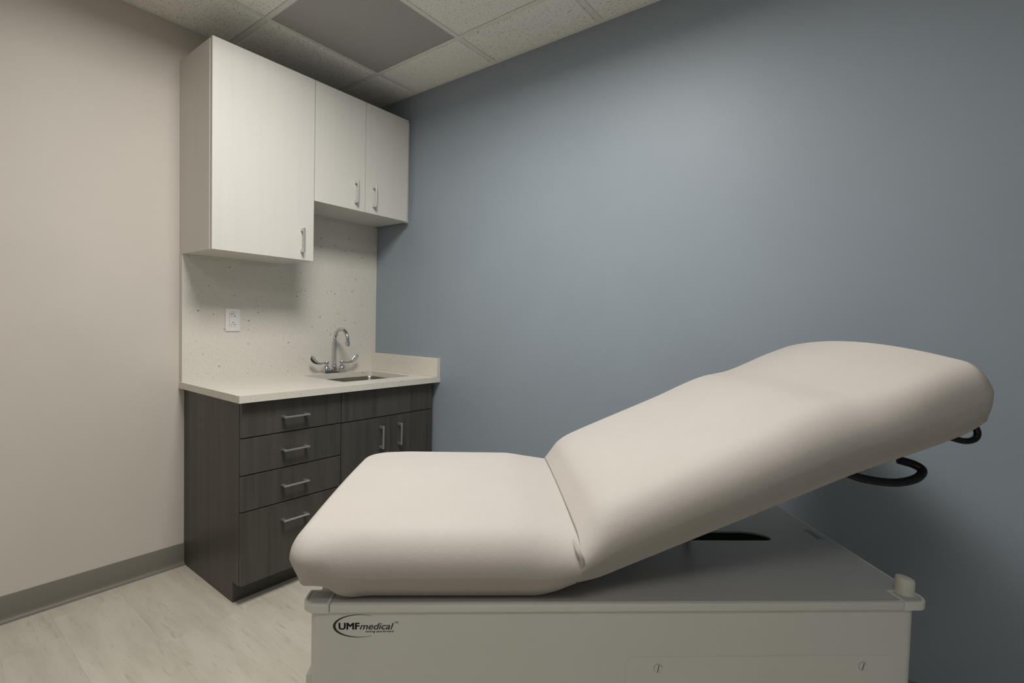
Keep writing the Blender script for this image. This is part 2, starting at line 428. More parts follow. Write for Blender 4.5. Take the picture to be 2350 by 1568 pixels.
# ================================================================== handles
def pull_mesh():
    """square bar pull 118 mm long, along local z, standing 30 mm proud towards -y"""
    bm = bmesh.new(); L = 0.059; w_ = 0.0035
    add_box(bm, -w_, w_, -0.0345, -0.0250, -L, L, 0.0010)
    for s_ in (-1, 1): add_box(bm, -w_, w_, -0.026, 0.0, s_ * L, s_ * (L - 0.015), 0.0008)
    bmesh.ops.recalc_face_normals(bm, faces=bm.faces[:])
    me = bpy.data.meshes.new('pull'); bm.to_mesh(me); bm.free(); return me
PULL = pull_mesh()
def pull(parent, x, y, z, horizontal=False):
    o = obj_me('handle', PULL, 'handle_nickel', parent); o.location = (x, y, z)
    if horizontal: o.rotation_euler = (0, PI / 2, 0)
    return part_label(o, 'brushed nickel square bar pull')

# ================================================================== upper cabinets
DU, ZT = 0.3545, 2.401
DTH = 0.019                                     # door thickness
def panel(name, x0, x1, y0, y1, z0, z1, mat, parent, bev=0.0008):
    return box_at(name, ((x0 + x1) / 2, (y0 + y1) / 2, (z0 + z1) / 2), (x1 - x0, y1 - y0, z1 - z0), mat, parent, bev)
def wall_cabinet(label, x0, x1, z0, doors, ytop=ZT, name='wall_cabinet', yback=0.0):
    t_ = thing(name, label, 'cabinet', ((x0 + x1) / 2, 0, z0))
    ox, oz = t_.location.x, z0
    yf = -(DU - DTH - 0.004)
    def P(nm, a, b, c, d, e, f, m, par=t_): return panel(nm, a - ox, b - ox, c, d, e - oz, f - oz, m, par)
    th = 0.018
    P('side_panel', x0, x0 + th, yf, yback, z0, ytop - 0.004, 'laminate_white')
    P('side_panel', x1 - th, x1, yf, yback, z0, ytop - 0.004, 'laminate_white')
    P('bottom_panel', x0 + th, x1 - th, yf, yback, z0, z0 + th, 'laminate_white')
    P('top_panel', x0 + th, x1 - th, yf, yback, ytop - 0.004 - th, ytop - 0.004, 'laminate_white')
    P('back_panel', x0 + th, x1 - th, -0.008, yback, z0 + th, ytop - 0.004 - th, 'laminate_white')
    for (a, b, hx) in doors:
        d = P('door', a, b, -DU, -DU + DTH, z0 + 0.000, ytop, 'laminate_white')
        pull(d, hx - (a + b) / 2, -DTH / 2, z0 + 0.096 - (z0 + ytop) / 2)
    return t_, P
X1, X2 = -0.6305, -0.3276
GAP = 0.0016
tall, P = wall_cabinet('tall white woodgrain single door wall cabinet', -1.106, X1 - 0.001, 1.4995, [(-1.1040, X1 - GAP, -0.6985)])
o = P('hanging_rail', -1.080, -0.670, -0.0415, -0.036, 1.490, 1.4994, 'laminate_white')
short, P = wall_cabinet('short white woodgrain wall cabinet with two doors beside the blue wall', X1 + 0.0005, -0.020, 1.8037,
                        [(X1 + GAP, X2 - GAP, -0.394), (X2 + GAP, -0.0273, -0.277)])
P('filler_strip', -0.0195, -0.0005, -(DU - DTH - 0.004), -(DU - DTH - 0.024), 1.8037, ZT - 0.004, 'laminate_white')
P('hanging_rail', X1 + 0.02, -0.022, -0.0415, -0.036, 1.795, 1.8036, 'laminate_white')

# ================================================================== base cabinets
HC, CT, DC, LC = 0.8928, 0.0304, 0.6325, 1.1099
TBK = 0.032                                     # backsplash face
ZU = HC - CT
DB, DTOE, ZTOE = 0.5779, 0.5254, 0.0895
XS, XR = -0.6235, -0.031
def base_cabinet(name, label, x0, x1, end_left):
    t_ = thing(name, label, 'cabinet', ((x0 + x1) / 2, -DB / 2, 0)); ox, oy = t_.location.x, t_.location.y
    def P(nm, a, b, c, d, e, f, m, par=t_, bev=0.0008): return panel(nm, a - ox, b - ox, c - oy, d - oy, e, f, m, par, bev)
    th = 0.018
    # end panels run to the floor with a toe notch
    for k_, (a, b) in enumerate(((x0, x0 + th), (x1 - th, x1))):
        bm = bmesh.new()
        out = [(0.0, 0.0), (-DTOE, 0.0), (-DTOE, ZTOE), (-DB, ZTOE), (-DB, ZU - 0.0005), (0.0, ZU - 0.0005)]
        add_prism(bm, out, lambda y, z, a=a: (a - ox - (a + b) / 2 + ox, y - oy, z - 0.4), lambda y, z, b=b: (b - (a + b) / 2, y - oy, z - 0.4))
        o = obj('side_panel', bm, 'laminate_dark', t_); o.location = ((a + b) / 2 - ox, 0, 0.4)
    P('toe_kick', x0 + th, x1 - th, -DTOE - 0.0, -DTOE + 0.016, 0.0005, ZTOE + 0.01, 'toe_dark')
    P('bottom_panel', x0 + th, x1 - th, -DB + 0.001, -0.02, ZTOE + 0.0105, ZTOE + 0.028, 'laminate_dark')
    P('back_panel', x0 + th, x1 - th, -0.02, -0.002, 0.02, ZU - 0.002, 'cabinet_inside')
    P('front_rail', x0 + th, x1 - th, -DB + 0.001, -DB + 0.02, ZU - 0.05, ZU - 0.001, 'cabinet_inside')
    return t_, P
YF0, YF1 = -DB - 0.003 - DTH, -DB - 0.003
dr, P = base_cabinet('drawer_cabinet', 'dark charcoal woodgrain base cabinet with four stacked drawers', -1.086, XS - 0.0005, True)
zz = [ZU - 0.006, 0.7105, 0.5545, 0.402, 0.0905]
for a, b in zip(zz, zz[1:]):
    d = P('drawer', -1.085, XS - 0.0022, YF0, YF1, b + 0.0022, a - 0.0022, 'laminate_dark')
    pull(d, -0.861 - (-1.085 + XS - 0.0016) / 2, -DTH / 2, (a - 0.0755) - (a + b) / 2, True)
sk, P = base_cabinet('sink_cabinet', 'dark charcoal woodgrain sink base cabinet with two doors beside the blue wall', XS + 0.0005, XR, False)
P('false_front', XS + 0.0020, XR, YF0, YF1, 0.7085 + 0.0022, ZU - 0.008, 'laminate_dark')
for a, b, hx in ((XS + 0.0016, -0.3265 - 0.0014, -0.395), (-0.3265 + 0.0014, XR, -0.2755)):
    d = P('door', a, b, YF0, YF1, 0.092, 0.7085 - 0.0022, 'laminate_dark')
    pull(d, hx - (a + b) / 2, -DTH / 2, 0.605 - (0.092 + 0.7069) / 2)

# ================================================================== countertop with sink cut-out
SX0, SX1, SY0, SY1 = -0.545, -0.095, -0.495, -0.116
bm = bmesh.new()
outer = [(-LC, -DC), (-0.0005, -DC), (-0.0005, -0.0005), (-LC, -0.0005)]
hole = rrect(SX0, SX1, SY0, SY1, 0.018, 5)
def holed_plate(bm, outer, hole, z0, z1):
    for z, flip in ((z1, False), (z0, True)):
        vo_ = [bm.verts.new((x_, y_, z)) for x_, y_ in outer]; vh = [bm.verts.new((x_, y_, z)) for x_, y_ in hole]
        es = [bm.edges.new((vv[k_], vv[(k_ + 1) % len(vv)])) for vv in (vo_, vh) for k_ in range(len(vv))]
        bmesh.ops.triangle_fill(bm, use_beauty=True, use_dissolve=False, edges=es)
        if flip: lo_o, lo_h = vo_, vh
        else: hi_o, hi_h = vo_, vh
    for lo, hi in ((lo_o, hi_o), (lo_h, hi_h)):
        for k_ in range(len(lo)): bm.faces.new((lo[k_], lo[(k_ + 1) % len(lo)], hi[(k_ + 1) % len(lo)], hi[k_]))
holed_plate(bm, outer, hole, ZU, HC)
ct = obj('countertop', bm, 'quartz'); tag(ct, 'speckled cream quartz countertop with an undermount sink cut-out', 'countertop')
# backsplash: full height slab, stepping up under the short cabinet
bm = bmesh.new()
o2 = [(-1.1065, HC), (-0.0005, HC), (-0.0005, 1.8030), (X1 + 0.001, 1.8030), (X1 + 0.001, 1.4990), (-1.1065, 1.4990)]
add_prism(bm, o2, lambda x_, z_: (x_, -TBK, z_), lambda x_, z_: (x_, -0.0005, z_))
bs = obj('backsplash', bm, 'quartz'); tag(bs, 'tall speckled cream quartz backsplash slab between counter and wall cabinets', 'backsplash')
ss = boxobj('side_splash', (-0.0265, -0.0005, -DC, -TBK - 0.0003, HC + 0.0002, HC + 0.1075), 'quartz', None, 0.001)
tag(ss, 'low speckled cream quartz side splash against the blue wall', 'backsplash')

# ================================================================== sink
si = thing('sink', 'stainless steel undermount sink bowl set in the quartz counter', 'sink', ((SX0 + SX1) / 2, (SY0 + SY1) / 2, ZU - 0.16))
cxs, cys = si.location.x, si.location.y
bm = bmesh.new(); hx, hy = (SX1 - SX0) / 2, (SY1 - SY0) / 2; zb_ = 0.0
prof = [(-0.022, 0.1595), (0.000, 0.1595), (0.002, 0.155), (0.006, 0.05), (0.012, 0.022), (0.028, 0.005), (0.06, 0.0), (0.12, -0.002)]
rings = []
for d_, z_ in prof:
    rings.append([bm.verts.new((x_, y_, z_)) for x_, y_ in rrect(-hx + d_, hx - d_, -hy + d_, hy - d_, max(0.03, 0.045 - d_ * 0.3), 6)])
for a, b in zip(rings, rings[1:]):
    for k_ in range(len(a)): bm.faces.new((a[k_], a[(k_ + 1) % len(a)], b[(k_ + 1) % len(a)], b[k_]))
bm.faces.new(rings[-1])
o = obj('bowl', bm, 'brushed_steel', si, True, 60)
md = o.modifiers.new('thick', 'SOLIDIFY'); md.thickness = 0.0012; md.offset = -1
bm = bmesh.new(); add_lathe(bm, [(0.045, -0.001), (0.045, 0.002), (0.036, 0.003), (0.030, -0.0005), (0.006, -0.0005)], n=24); obj('drain', bm, 'chrome', si, True, 40)

# ================================================================== faucet (4 in centreset, gooseneck, wrist blades)
FX, FY = -0.327, -0.078
fa = thing('faucet', 'chrome gooseneck faucet with two wrist blade handles behind the sink', 'faucet', (FX, FY, HC))
bm = bmesh.new()
add_prism(bm, rrect(-0.078, 0.078, -0.024, 0.024, 0.022, 6), lambda x_, y_: (x_, y_, 0.0003), lambda x_, y_: (x_, y_, 0.014))
add_prism(bm, rrect(-0.074, 0.074, -0.020, 0.020, 0.019, 6), lambda x_, y_: (x_, y_, 0.014), lambda x_, y_: (x_, y_, 0.018))
obj('deck_plate', bm, 'chrome', fa, True, 35)
bm = bmesh.new(); add_lathe(bm, [(0.019, 0.0178), (0.019, 0.026), (0.0155, 0.030), (0.0165, 0.036), (0.0125, 0.043), (0.0115, 0.055)], n=20); obj('spout_collar', bm, 'chrome', fa, True, 40)
R_ = 0.064; zc = 0.196
path = [(0, 0, 0.03), (0, 0, 0.10), (0, 0, 0.16)] + [(0, -R_ + R_ * math.cos(a), zc + R_ * math.sin(a)) for a in [i * PI / 16 for i in range(0, 17)]] + [(0, -2 * R_ - 0.001, zc - 0.012)]
bm = bmesh.new(); add_tube(bm, path, 0.0104, 16); sp_o = obj('spout', bm, 'chrome', fa, True, 50)
bm = bmesh.new(); add_lathe(bm, [(0.0104, 0.0), (0.0125, -0.002), (0.0128, -0.016), (0.0112, -0.026), (0.0090, -0.026)], c=(0, -2 * R_ - 0.001, zc - 0.008), n=18); obj('aerator', bm, 'chrome', sp_o, True, 40)
for s_ in (-1, 1):
    bm = bmesh.new(); add_lathe(bm, [(0.0195, 0.0178), (0.0195, 0.030), (0.0165, 0.034), (0.015, 0.042), (0.0095, 0.046), (0.0095, 0.053), (0.0125, 0.056), (0.0125, 0.066), (0.010, 0.070)], c=(s_ * 0.051, 0, 0), n=20)
    hn = obj('valve', bm, 'chrome', fa, True, 40)
    # blade: flat strip, curling up and broadening outwards
    ctrl = [(0.008, 0.061, 0.0065, 0.0042), (0.032, 0.058, 0.0046, 0.0040), (0.054, 0.059, 0.0070, 0.0036), (0.073, 0.067, 0.0118, 0.0032), (0.088, 0.080, 0.0148, 0.0030), (0.099, 0.095, 0.0130, 0.0028), (0.105, 0.104, 0.005, 0.002)]
    bm = bmesh.new(); rings = []
    for i, (px, pz, hw, th) in enumerate(ctrl):
        a, b = ctrl[max(i - 1, 0)], ctrl[min(i + 1, len(ctrl) - 1)]
        dx, dz = b[0] - a[0], b[1] - a[1]; L_ = math.hypot(dx, dz); nx, nz = -dz / L_, dx / L_
        ring = []
        for k_ in range(12):
            an = 2 * PI * k_ / 12; yy = th * math.cos(an); nn = hw * math.sin(an)
            ring.append(bm.verts.new((s_ * (0.051 + px + nx * nn), yy - 0.010 * (i / 6), pz + nz * nn)))
        rings.append(ring)
    for a, b in zip(rings, rings[1:]):
        for k_ in range(12): bm.faces.new((a[k_], a[(k_ + 1) % 12], b[(k_ + 1) % 12], b[k_]))
    bm.faces.new(rings[0]); bm.faces.new(rings[-1])
    o = obj('blade_handle', bm, 'chrome', hn, True, 60)
    md = o.modifiers.new('sub', 'SUBSURF'); md.levels = 2; md.render_levels = 2

# ================================================================== power outlet
OX, OZ = -0.881, 1.193
po = thing('power_outlet', 'white duplex power outlet in a screwless wall plate on the backsplash', 'outlet', (OX, -TBK, OZ))
bm = bmesh.new(); add_box(bm, -0.0355, 0.0355, -0.006, -0.0002, -0.0575, 0.0575, 0.0025, 2); obj('wall_plate', bm, 'plate_white', po, True, 35)
bm = bmesh.new(); add_box(bm, -0.0168, 0.0168, -0.0078, -0.005, -0.0335, 0.0335, 0.0006); rc = obj('receptacle', bm, 'plate_white', po)
boxobj('gap_line', (-0.0175, 0.0175, -0.0061, -0.0059, -0.0342, 0.0342), 'print_grey', po)
bm = bmesh.new(); add_box(bm, -0.013, 0.013, -0.0082, -0.0078, -0.0045, -0.0005); add_box(bm, -0.013, 0.013, -0.0082, -0.0078, 0.0015, 0.0055); obj('test_button', bm, 'plate_white', rc)
def socket_disc(nm, cx_, cz_, r_):
    bm = bmesh.new(); add_prism(bm, [(cx_ + r_ * math.cos(a), cz_ + r_ * math.sin(a)) for a in [2 * PI * k_ / 12 for k_ in range(12)]], lambda x_, z_: (x_, -0.0077, z_), lambda x_, z_: (x_, -0.0081, z_))
    obj(nm, bm, 'slot_black', rc)
for zc_ in (0.020, -0.022):
    y0_, y1_ = -0.0081, -0.0077
    boxobj('blade_slot', (-0.0075, -0.0055, y0_, y1_, zc_ - 0.005, zc_ + 0.003), 'slot_black', rc)
    bm = bmesh.new(); add_box(bm, 0.0055, 0.0078, y0_, y1_, zc_ - 0.005, zc_ + 0.003); add_box(bm, 0.0077, 0.0125, y0_, y1_, zc_ - 0.0022, zc_ - 0.0002); obj('blade_slot', bm, 'slot_black', rc)
    socket_disc('ground_hole', 0.0003, zc_ + 0.0095, 0.0027)
socket_disc('indicator', -0.0105, 0.029, 0.0023)
bm = bmesh.new()
for a, b in ((-0.009, -0.0068), (-0.0062, -0.0046), (-0.004, -0.0026), (-0.002, 0.0002), (0.0045, 0.006), (0.0066, 0.0082)): add_box(bm, a, b, -0.0062, -0.0059, 0.0395, 0.0418)
obj('fine_print', bm, 'print_grey', po)

# ================================================================== exam table
TH = math.radians(-49.53)
et = thing('exam_table', 'cream vinyl medical exam table with raised backrest on a boxy off-white base', 'exam table', (-1.49793, -1.80373, 0), TH)
ZB = 0.65; BW = 0.64
# ---- body shell (open top, so the slot in the top looks into a dark inside)
bm = bmesh.new(); wall = 0.012
for k_, (z0, z1) in enumerate(((0.06, ZB - 0.016),)):
    oo = rrect(0.003, 1.262, 0.004, BW - 0.004, 0.024, 6); ii = rrect(0.015, 1.250, 0.016, BW - 0.016, 0.014, 6)
    vs4 = [[bm.verts.new((x_, y_, z)) for x_, y_ in ol] for ol, z in ((oo, z0), (oo, z1), (ii, z1), (ii, z0))]
    n_ = len(oo)
    for a, b in ((0, 1), (1, 2), (2, 3), (3, 0)):
        for q in range(n_): bm.faces.new((vs4[a][q], vs4[a][(q + 1) % n_], vs4[b][(q + 1) % n_], vs4[b][q]))
obj('body', bm, 'table_plastic', et, True, 35)
bm = bmesh.new(); add_prism(bm, rrect(0.02, 1.245, 0.025, BW - 0.025, 0.02, 5), lambda x_, y_: (x_, y_, 0.0005), lambda x_, y_: (x_, y_, 0.075)); obj('plinth', bm, 'steel_dark', et)
# ---- drawers at the foot end
for z0, z1 in ((0.33, 0.484), (0.10, 0.32)):
    bm = bmesh.new(); add_box(bm, -0.0120, 0.002, 0.035, BW - 0.035, z0, z1, 0.004, 2); d = obj('drawer', bm, 'table_plastic', et, True, 35)
    bm = bmesh.new(); add_box(bm, -0.026, -0.0115, BW / 2 - 0.12, BW / 2 + 0.12, z1 - 0.03, z1 - 0.018, 0.003, 2); obj('handle', bm, 'table_plastic', d)
# ---- top: panel with slot, edge trims, corner caps
def slot_outline():
    # straight near side, curved far side
    pts = [(0.83, 0.2965), (1.098, 0.2965)]
    for k_ in range(1, 8):
        a = -PI / 2 + k_ * (PI / 2) / 7
        pts.append((1.098 + 0.024 * math.cos(a), 0.312 + 0.0155 * math.sin(a)))
    for k_ in range(1, 11):
        a = k_ * (PI / 2) / 10
        pts.append((1.052 + 0.070 * math.cos(a), 0.312 + 0.044 * math.sin(a)))
    pts += [(0.87, 0.356)]
    for k_ in range(1, 8):
        a = PI / 2 + k_ * (PI / 2) / 8
        pts.append((0.87 + 0.05 * math.cos(a), 0.320 + 0.036 * math.sin(a)))
    pts.append((0.82, 0.305)); return pts
CD = 0.056                                       # depth of the corner blocks
TX0, TX1 = 0.046, 1.285
bm = bmesh.new()
outer = [(TX0, 0.012), (1.268, 0.012), (1.2822, 0.030), (1.2822, BW - 0.030), (1.268, BW - 0.012), (TX0, BW - 0.012)]
holed_plate(bm, outer, slot_outline(), ZB - 0.006, ZB - 0.001); obj('top_panel', bm, 'table_top', et)
def trim_side(w0, w1):
    bm = bmesh.new(); add_box(bm, 0.0458, 1.2258, w0, w1, ZB - 0.0165, ZB, 0.0022, 2); obj('edge_trim', bm, 'table_plastic', et, True, 35)
trim_side(-0.002, 0.0105); trim_side(BW - 0.0105, BW + 0.002)
bm = bmesh.new(); add_box(bm, 1.2825, 1.287, 0.0505, BW - 0.0505, ZB - 0.0165, ZB, 0.0022, 2); obj('edge_trim', bm, 'table_plastic', et, True, 35)
def corner_cap(x0, x1, y0, y1, rad):
    bm = bmesh.new(); ol = rrect(x0, x1, y0, y1, rad, 7)
    il = rrect(x0 + 0.0018, x1 - 0.0018, y0 + 0.0018, y1 - 0.0018, [max(r - 0.0018, 0.001) for r in rad], 7)
    il2 = rrect(x0 + 0.0058, x1 - 0.0058, y0 + 0.0058, y1 - 0.0058, [max(r - 0.0058, 0.001) for r in rad], 7)
    il3 = rrect(x0 + 0.0070, x1 - 0.0070, y0 + 0.0070, y1 - 0.0070, [max(r - 0.007, 0.001) for r in rad], 7)
    il4 = rrect(x0 + 0.0082, x1 - 0.0082, y0 + 0.0082, y1 - 0.0082, [max(r - 0.0082, 0.001) for r in rad], 7)
    rr = [[bm.verts.new((x_, y_, z)) for x_, y_ in l_] for l_, z in ((ol, ZB - 0.0165), (ol, ZB - 0.002), (il, ZB), (il2, ZB), (il3, ZB - 0.003), (il4, ZB - 0.0005))]
    n_ = len(ol)
    for a, b in zip(rr, rr[1:]):
        for q in range(n_): bm.faces.new((a[q], a[(q + 1) % n_], b[(q + 1) % n_], b[q]))
    bm.faces.new(rr[0][::-1]); tf = bm.faces.new(rr[-1]); tf.material_index = 1; o = obj('corner_cap', bm, 'table_plastic', et, True, 40); o.data.materials.append(MAT['table_top'])
corner_cap(-0.0105, 0.0448, -0.002, CD, [0.028, 0.001, 0.001, 0.004])
corner_cap(-0.0105, 0.0448, BW - CD, BW + 0.002, [0.004, 0.001, 0.001, 0.028])
corner_cap(1.2268, 1.287, -0.002, 0.05, [0.001, 0.028, 0.001, 0.001])
corner_cap(1.2268, 1.287, BW - 0.05, BW + 0.002, [0.001, 0.001, 0.028, 0.001])
boxobj('end_rail', (0.03, 0.0456, CD + 0.0005, BW - CD - 0.0005, ZB - 0.0165, ZB - 0.001), 'table_plastic', et, 0.002)
# bumper posts at the head end corners: pegs with a slanted, domed top
for py in (0.040, BW - 0.040):
    bm = bmesh.new(); n_ = 24; rings = []
    for r, z in [(0.0200, -0.001), (0.0178, 0.003), (0.0178, 0.028), (0.0164, 0.0315), (0.012, 0.0332), (0.004, 0.0338)]:
        rings.append([bm.verts.new((r * math.cos(2 * PI * q / n_), r * math.sin(2 * PI * q / n_), z - (0.15 * r * math.cos(2 * PI * q / n_) if z > 0.01 else 0))) for q in range(n_)])
    for a, b in zip(rings, rings[1:]):
        for q in range(n_): bm.faces.new((a[q], a[(q + 1) % n_], b[(q + 1) % n_], b[q]))
    bm.faces.new(rings[0][::-1]); bm.faces.new(rings[-1])
    o = obj('bumper_post', bm, 'post_plastic', et, True, 50); o.location = (1.2615, py, ZB)
# ---- access panel with two slotted screws
bm = bmesh.new()
ol = rrect(0.642, 1.215, 0.20, 0.535, 0.018, 6)
add_prism(bm, ol, lambda x_, z_: (x_, 0.0045, z_), lambda x_, z_: (x_, 0.0028, z_))
ap = obj('access_panel', bm, 'table_plastic', et)
for sx_ in (0.709, 1.146):
    bm = bmesh.new(); add_prism(bm, [(0.0085 * math.cos(2 * PI * q / 20), 0.0085 * math.sin(2 * PI * q / 20)) for q in range(20)], lambda x_, z_: (x_, 0.0, z_), lambda x_, z_: (x_, -0.0016, z_))
    o = obj('screw', bm, 'table_plastic', ap); o.location = (sx_, 0.0030, 0.512)
    bm = bmesh.new(); add_prism(bm, [(0.0092 * math.cos(2 * PI * q / 20), 0.0092 * math.sin(2 * PI * q / 20)) for q in range(20)], lambda x_, z_: (x_, 0.0, z_), lambda x_, z_: (x_, -0.0005, z_))
    rs = obj('screw_rim_shade', bm, 'rim_shade_grey', ap); rs.location = (sx_, 0.0030, 0.512)  # flat grey disc, its rim painted as the shade round the screw head
    bm = bmesh.new(); add_box(bm, -0.0009, 0.0009, -0.0019, -0.0014, -0.0075, 0.0075); s2 = obj('screw_slot', bm, 'print_grey', ap); s2.location = (sx_, 0.0030, 0.512); s2.rotation_euler = (0, math.radians(10 if sx_ < 1 else 14), 0)
# ---- printed logo on the base side
def text_mesh(s_, size, bold=0.0, shear=0.0, x=0, z=0, width=None, depth=0.0002, space=1.0):
    cu = bpy.data.curves.new('lettering', 'FONT'); cu.body = s_; cu.size = size; cu.offset = bold; cu.shear = shear; cu.extrude = depth; cu.space_character = space
    to = bpy.data.objects.new('lettering', cu); C.objects.link(to)
    dg = bpy.context.evaluated_depsgraph_get(); me = bpy.data.meshes.new_from_object(to.evaluated_get(dg))
    bpy.data.objects.remove(to); bpy.data.curves.remove(cu)
    xs_ = [v_.co.x for v_ in me.vertices]; k_ = width / (max(xs_) - min(xs_)) if width else 1.0; x0_ = min(xs_)
    for v_ in me.vertices: v_.co = Vector((x + (v_.co.x - x0_) * k_, -v_.co.z, z + v_.co.y))
    me.materials.clear(); return me
lg = bpy.data.objects.new('logo', None)
bm = bmesh.new()
def add_text(*a, **kw):
    me = text_mesh(*a, **kw); bm.from_mesh(me); bpy.data.meshes.remove(me)
for dx_ in (0, 0.0005, 0.0010, 0.0014):
    for dz_ in (0, 0.0005): add_text('UMF', 0.0190, x=0.0625 + dx_, z=0.5970 + dz_, width=0.0398)
for dx_ in (0, 0.0005): add_text('medical', 0.0185, shear=0.28, x=0.1040 + dx_, z=0.5970, width=0.0660)
add_text('TM', 0.0060, x=0.1725, z=0.6085, width=0.0068)
add_text('moving care forward', 0.0058, bold=0.00004, shear=0.25, x=0.1150, z=0.5910, width=0.0560)
# crescent swoosh
N = 40; co, ci = [], []
for k_ in range(N + 1):
    f = k_ / N; a = math.radians(60 + f * (300 - 60)); th = 0.0004 + 0.0032 * (math.sin(PI * f) ** 1.3) * (0.75 + 0.5 * f)
    cxx, czz = 0.1015, 0.6040; ex, ez = 0.0500, 0.0232
    co.append((cxx + ex * math.cos(a), czz + ez * math.sin(a))); ci.append((cxx + 0.0015 * math.sin(PI * f) + (ex - th) * math.cos(a), czz + (ez - th * 0.62) * math.sin(a)))
vf = [[bm.verts.new((x_, y_, z_)) for x_, z_ in l_] for l_ in (co, ci) for y_ in (-0.0002, 0.0002)]
for k_ in range(N):
    bm.faces.new((vf[0][k_], vf[0][k_ + 1], vf[2][k_ + 1], vf[2][k_])); bm.faces.new((vf[1][k_], vf[1][k_ + 1], vf[3][k_ + 1], vf[3][k_]))
    bm.faces.new((vf[0][k_], vf[0][k_ + 1], vf[1][k_ + 1], vf[1][k_])); bm.faces.new((vf[2][k_], vf[2][k_ + 1], vf[3][k_ + 1], vf[3][k_]))
bpy.data.objects.remove(lg)
o = obj('logo_print', bm, 'logo_black', et); o.location = (0, 0.0038, 0); part_label(o, 'black printed logo lettering with a crescent swoosh')
# ---- fine print label by the head end edge (unreadable lines)
bm = bmesh.new(); rnd = random.Random(3)
for r_ in range(3):
    q = 0.300 + rnd.random() * 0.01
    while q < 0.362:
        l_ = 0.003 + rnd.random() * 0.006; add_box(bm, 1.262 - r_ * 0.006, 1.2655 - r_ * 0.006, q, q + l_, ZB - 0.0011, ZB - 0.0008); q += l_ + 0.0018
obj('fine_print', bm, 'print_grey', et)
# ---- hinge bracket, spacer, strut
bm = bmesh.new(); add_box(bm, 0.508, 0.514, 0.075, 0.105, ZB - 0.001, ZB + 0.04, 0.001); add_box(bm, 0.508, 0.522, 0.075, 0.105, ZB - 0.001, ZB + 0.005, 0.001); obj('hinge_bracket', bm, 'plate_white', et)
bm = bmesh.new(); add_box(bm, 0.530, 0.542, 0.08, 0.13, ZB - 0.001, ZB + 0.05, 0.001); obj('hinge', bm, 'steel_dark', et)
bm = bmesh.new(); add_box(bm, 0.530, 0.542, 0.51, 0.56, ZB - 0.001, ZB + 0.05, 0.001); obj('hinge', bm, 'steel_dark', et)
for py in (0.03, 0.575):
    bm = bmesh.new(); add_box(bm, 0.086, 0.104, py, py + 0.035, ZB - 0.001, ZB + 0.032, 0.002); obj('spacer_block', bm, 'table_plastic', et)
bm = bmesh.new(); add_tube(bm, [(0.86, 0.32, 0.45), (0.90, 0.32, 0.70), (0.925, 0.32, 0.855)], 0.010, 12); obj('support_strut', bm, 'steel_dark', et, True, 50)

# ---- cushions
def lerp_tab(tab, x_):
    """smooth (monotone-limited cubic) interpolation through table points"""
    if x_ <= tab[0][0]: return tab[0][1]
    if x_ >= tab[-1][0]: return tab[-1][1]
    sl = [(b[1] - a[1]) / (b[0] - a[0]) for a, b in zip(tab, tab[1:])]
    m = [sl[0]] + [0.0 if p_ * q_ <= 0 else 2 * p_ * q_ / (p_ + q_) for p_, q_ in zip(sl, sl[1:])] + [sl[-1]]
    for i in range(len(tab) - 1):
        if x_ <= tab[i + 1][0]:
            h_ = tab[i + 1][0] - tab[i][0]; f = (x_ - tab[i][0]) / h_
            return ((2 * f ** 3 - 3 * f ** 2 + 1) * tab[i][1] + (f ** 3 - 2 * f ** 2 + f) * h_ * m[i]
                    + (3 * f ** 2 - 2 * f ** 3) * tab[i + 1][1] + (f ** 3 - f ** 2) * h_ * m[i + 1])

def ring_pts(p0, p1, q0, q1, rads, seg, nstraight):
    """closed outline, constant point count: corner arcs plus subdivided straights"""
    cs = rrect(p0, p1, q0, q1, rads, seg); out = []
    for c in range(4):
        arc = cs[c * (seg + 1):(c + 1) * (seg + 1)]; nxt = cs[((c + 1) % 4) * (seg + 1)]
        out += arc
        ns = nstraight[c % 2]
        for k_ in range(1, ns): out.append((arc[-1][0] + (nxt[0] - arc[-1][0]) * k_ / ns, arc[-1][1] + (nxt[1] - arc[-1][1]) * k_ / ns))
    return out

def cushion(name, L, q0, q1, profile, ks, rads, mapf, nstraight=(40, 30), seg=8):
    """profile: (inset, v) pairs; ks: inset factors (start end, far end, sides)"""
    bm = bmesh.new(); rings = []
    for d_, v_ in profile:
        r = [max(rr - d_ * 0.6, 0.0015) for rr in rads]
        pts = ring_pts(d_ * ks[0], L - d_ * ks[1], q0 + d_ * ks[2], q1 - d_ * ks[2], r, seg, nstraight)
        rings.append([bm.verts.new(mapf(p, q, v_, d_)) for p, q in pts])
    n_ = len(rings[0])
    for a, b in zip(rings, rings[1:]):
        for k_ in range(n_): bm.faces.new((a[k_], a[(k_ + 1) % n_], b[(k_ + 1) % n_], b[k_]))
    bm.faces.new(rings[0][::-1])
    bmesh.ops.remove_doubles(bm, verts=rings[-1], dist=0.0042)      # close the top along its centre line
    return obj(name, bm, 'vinyl', et, True)

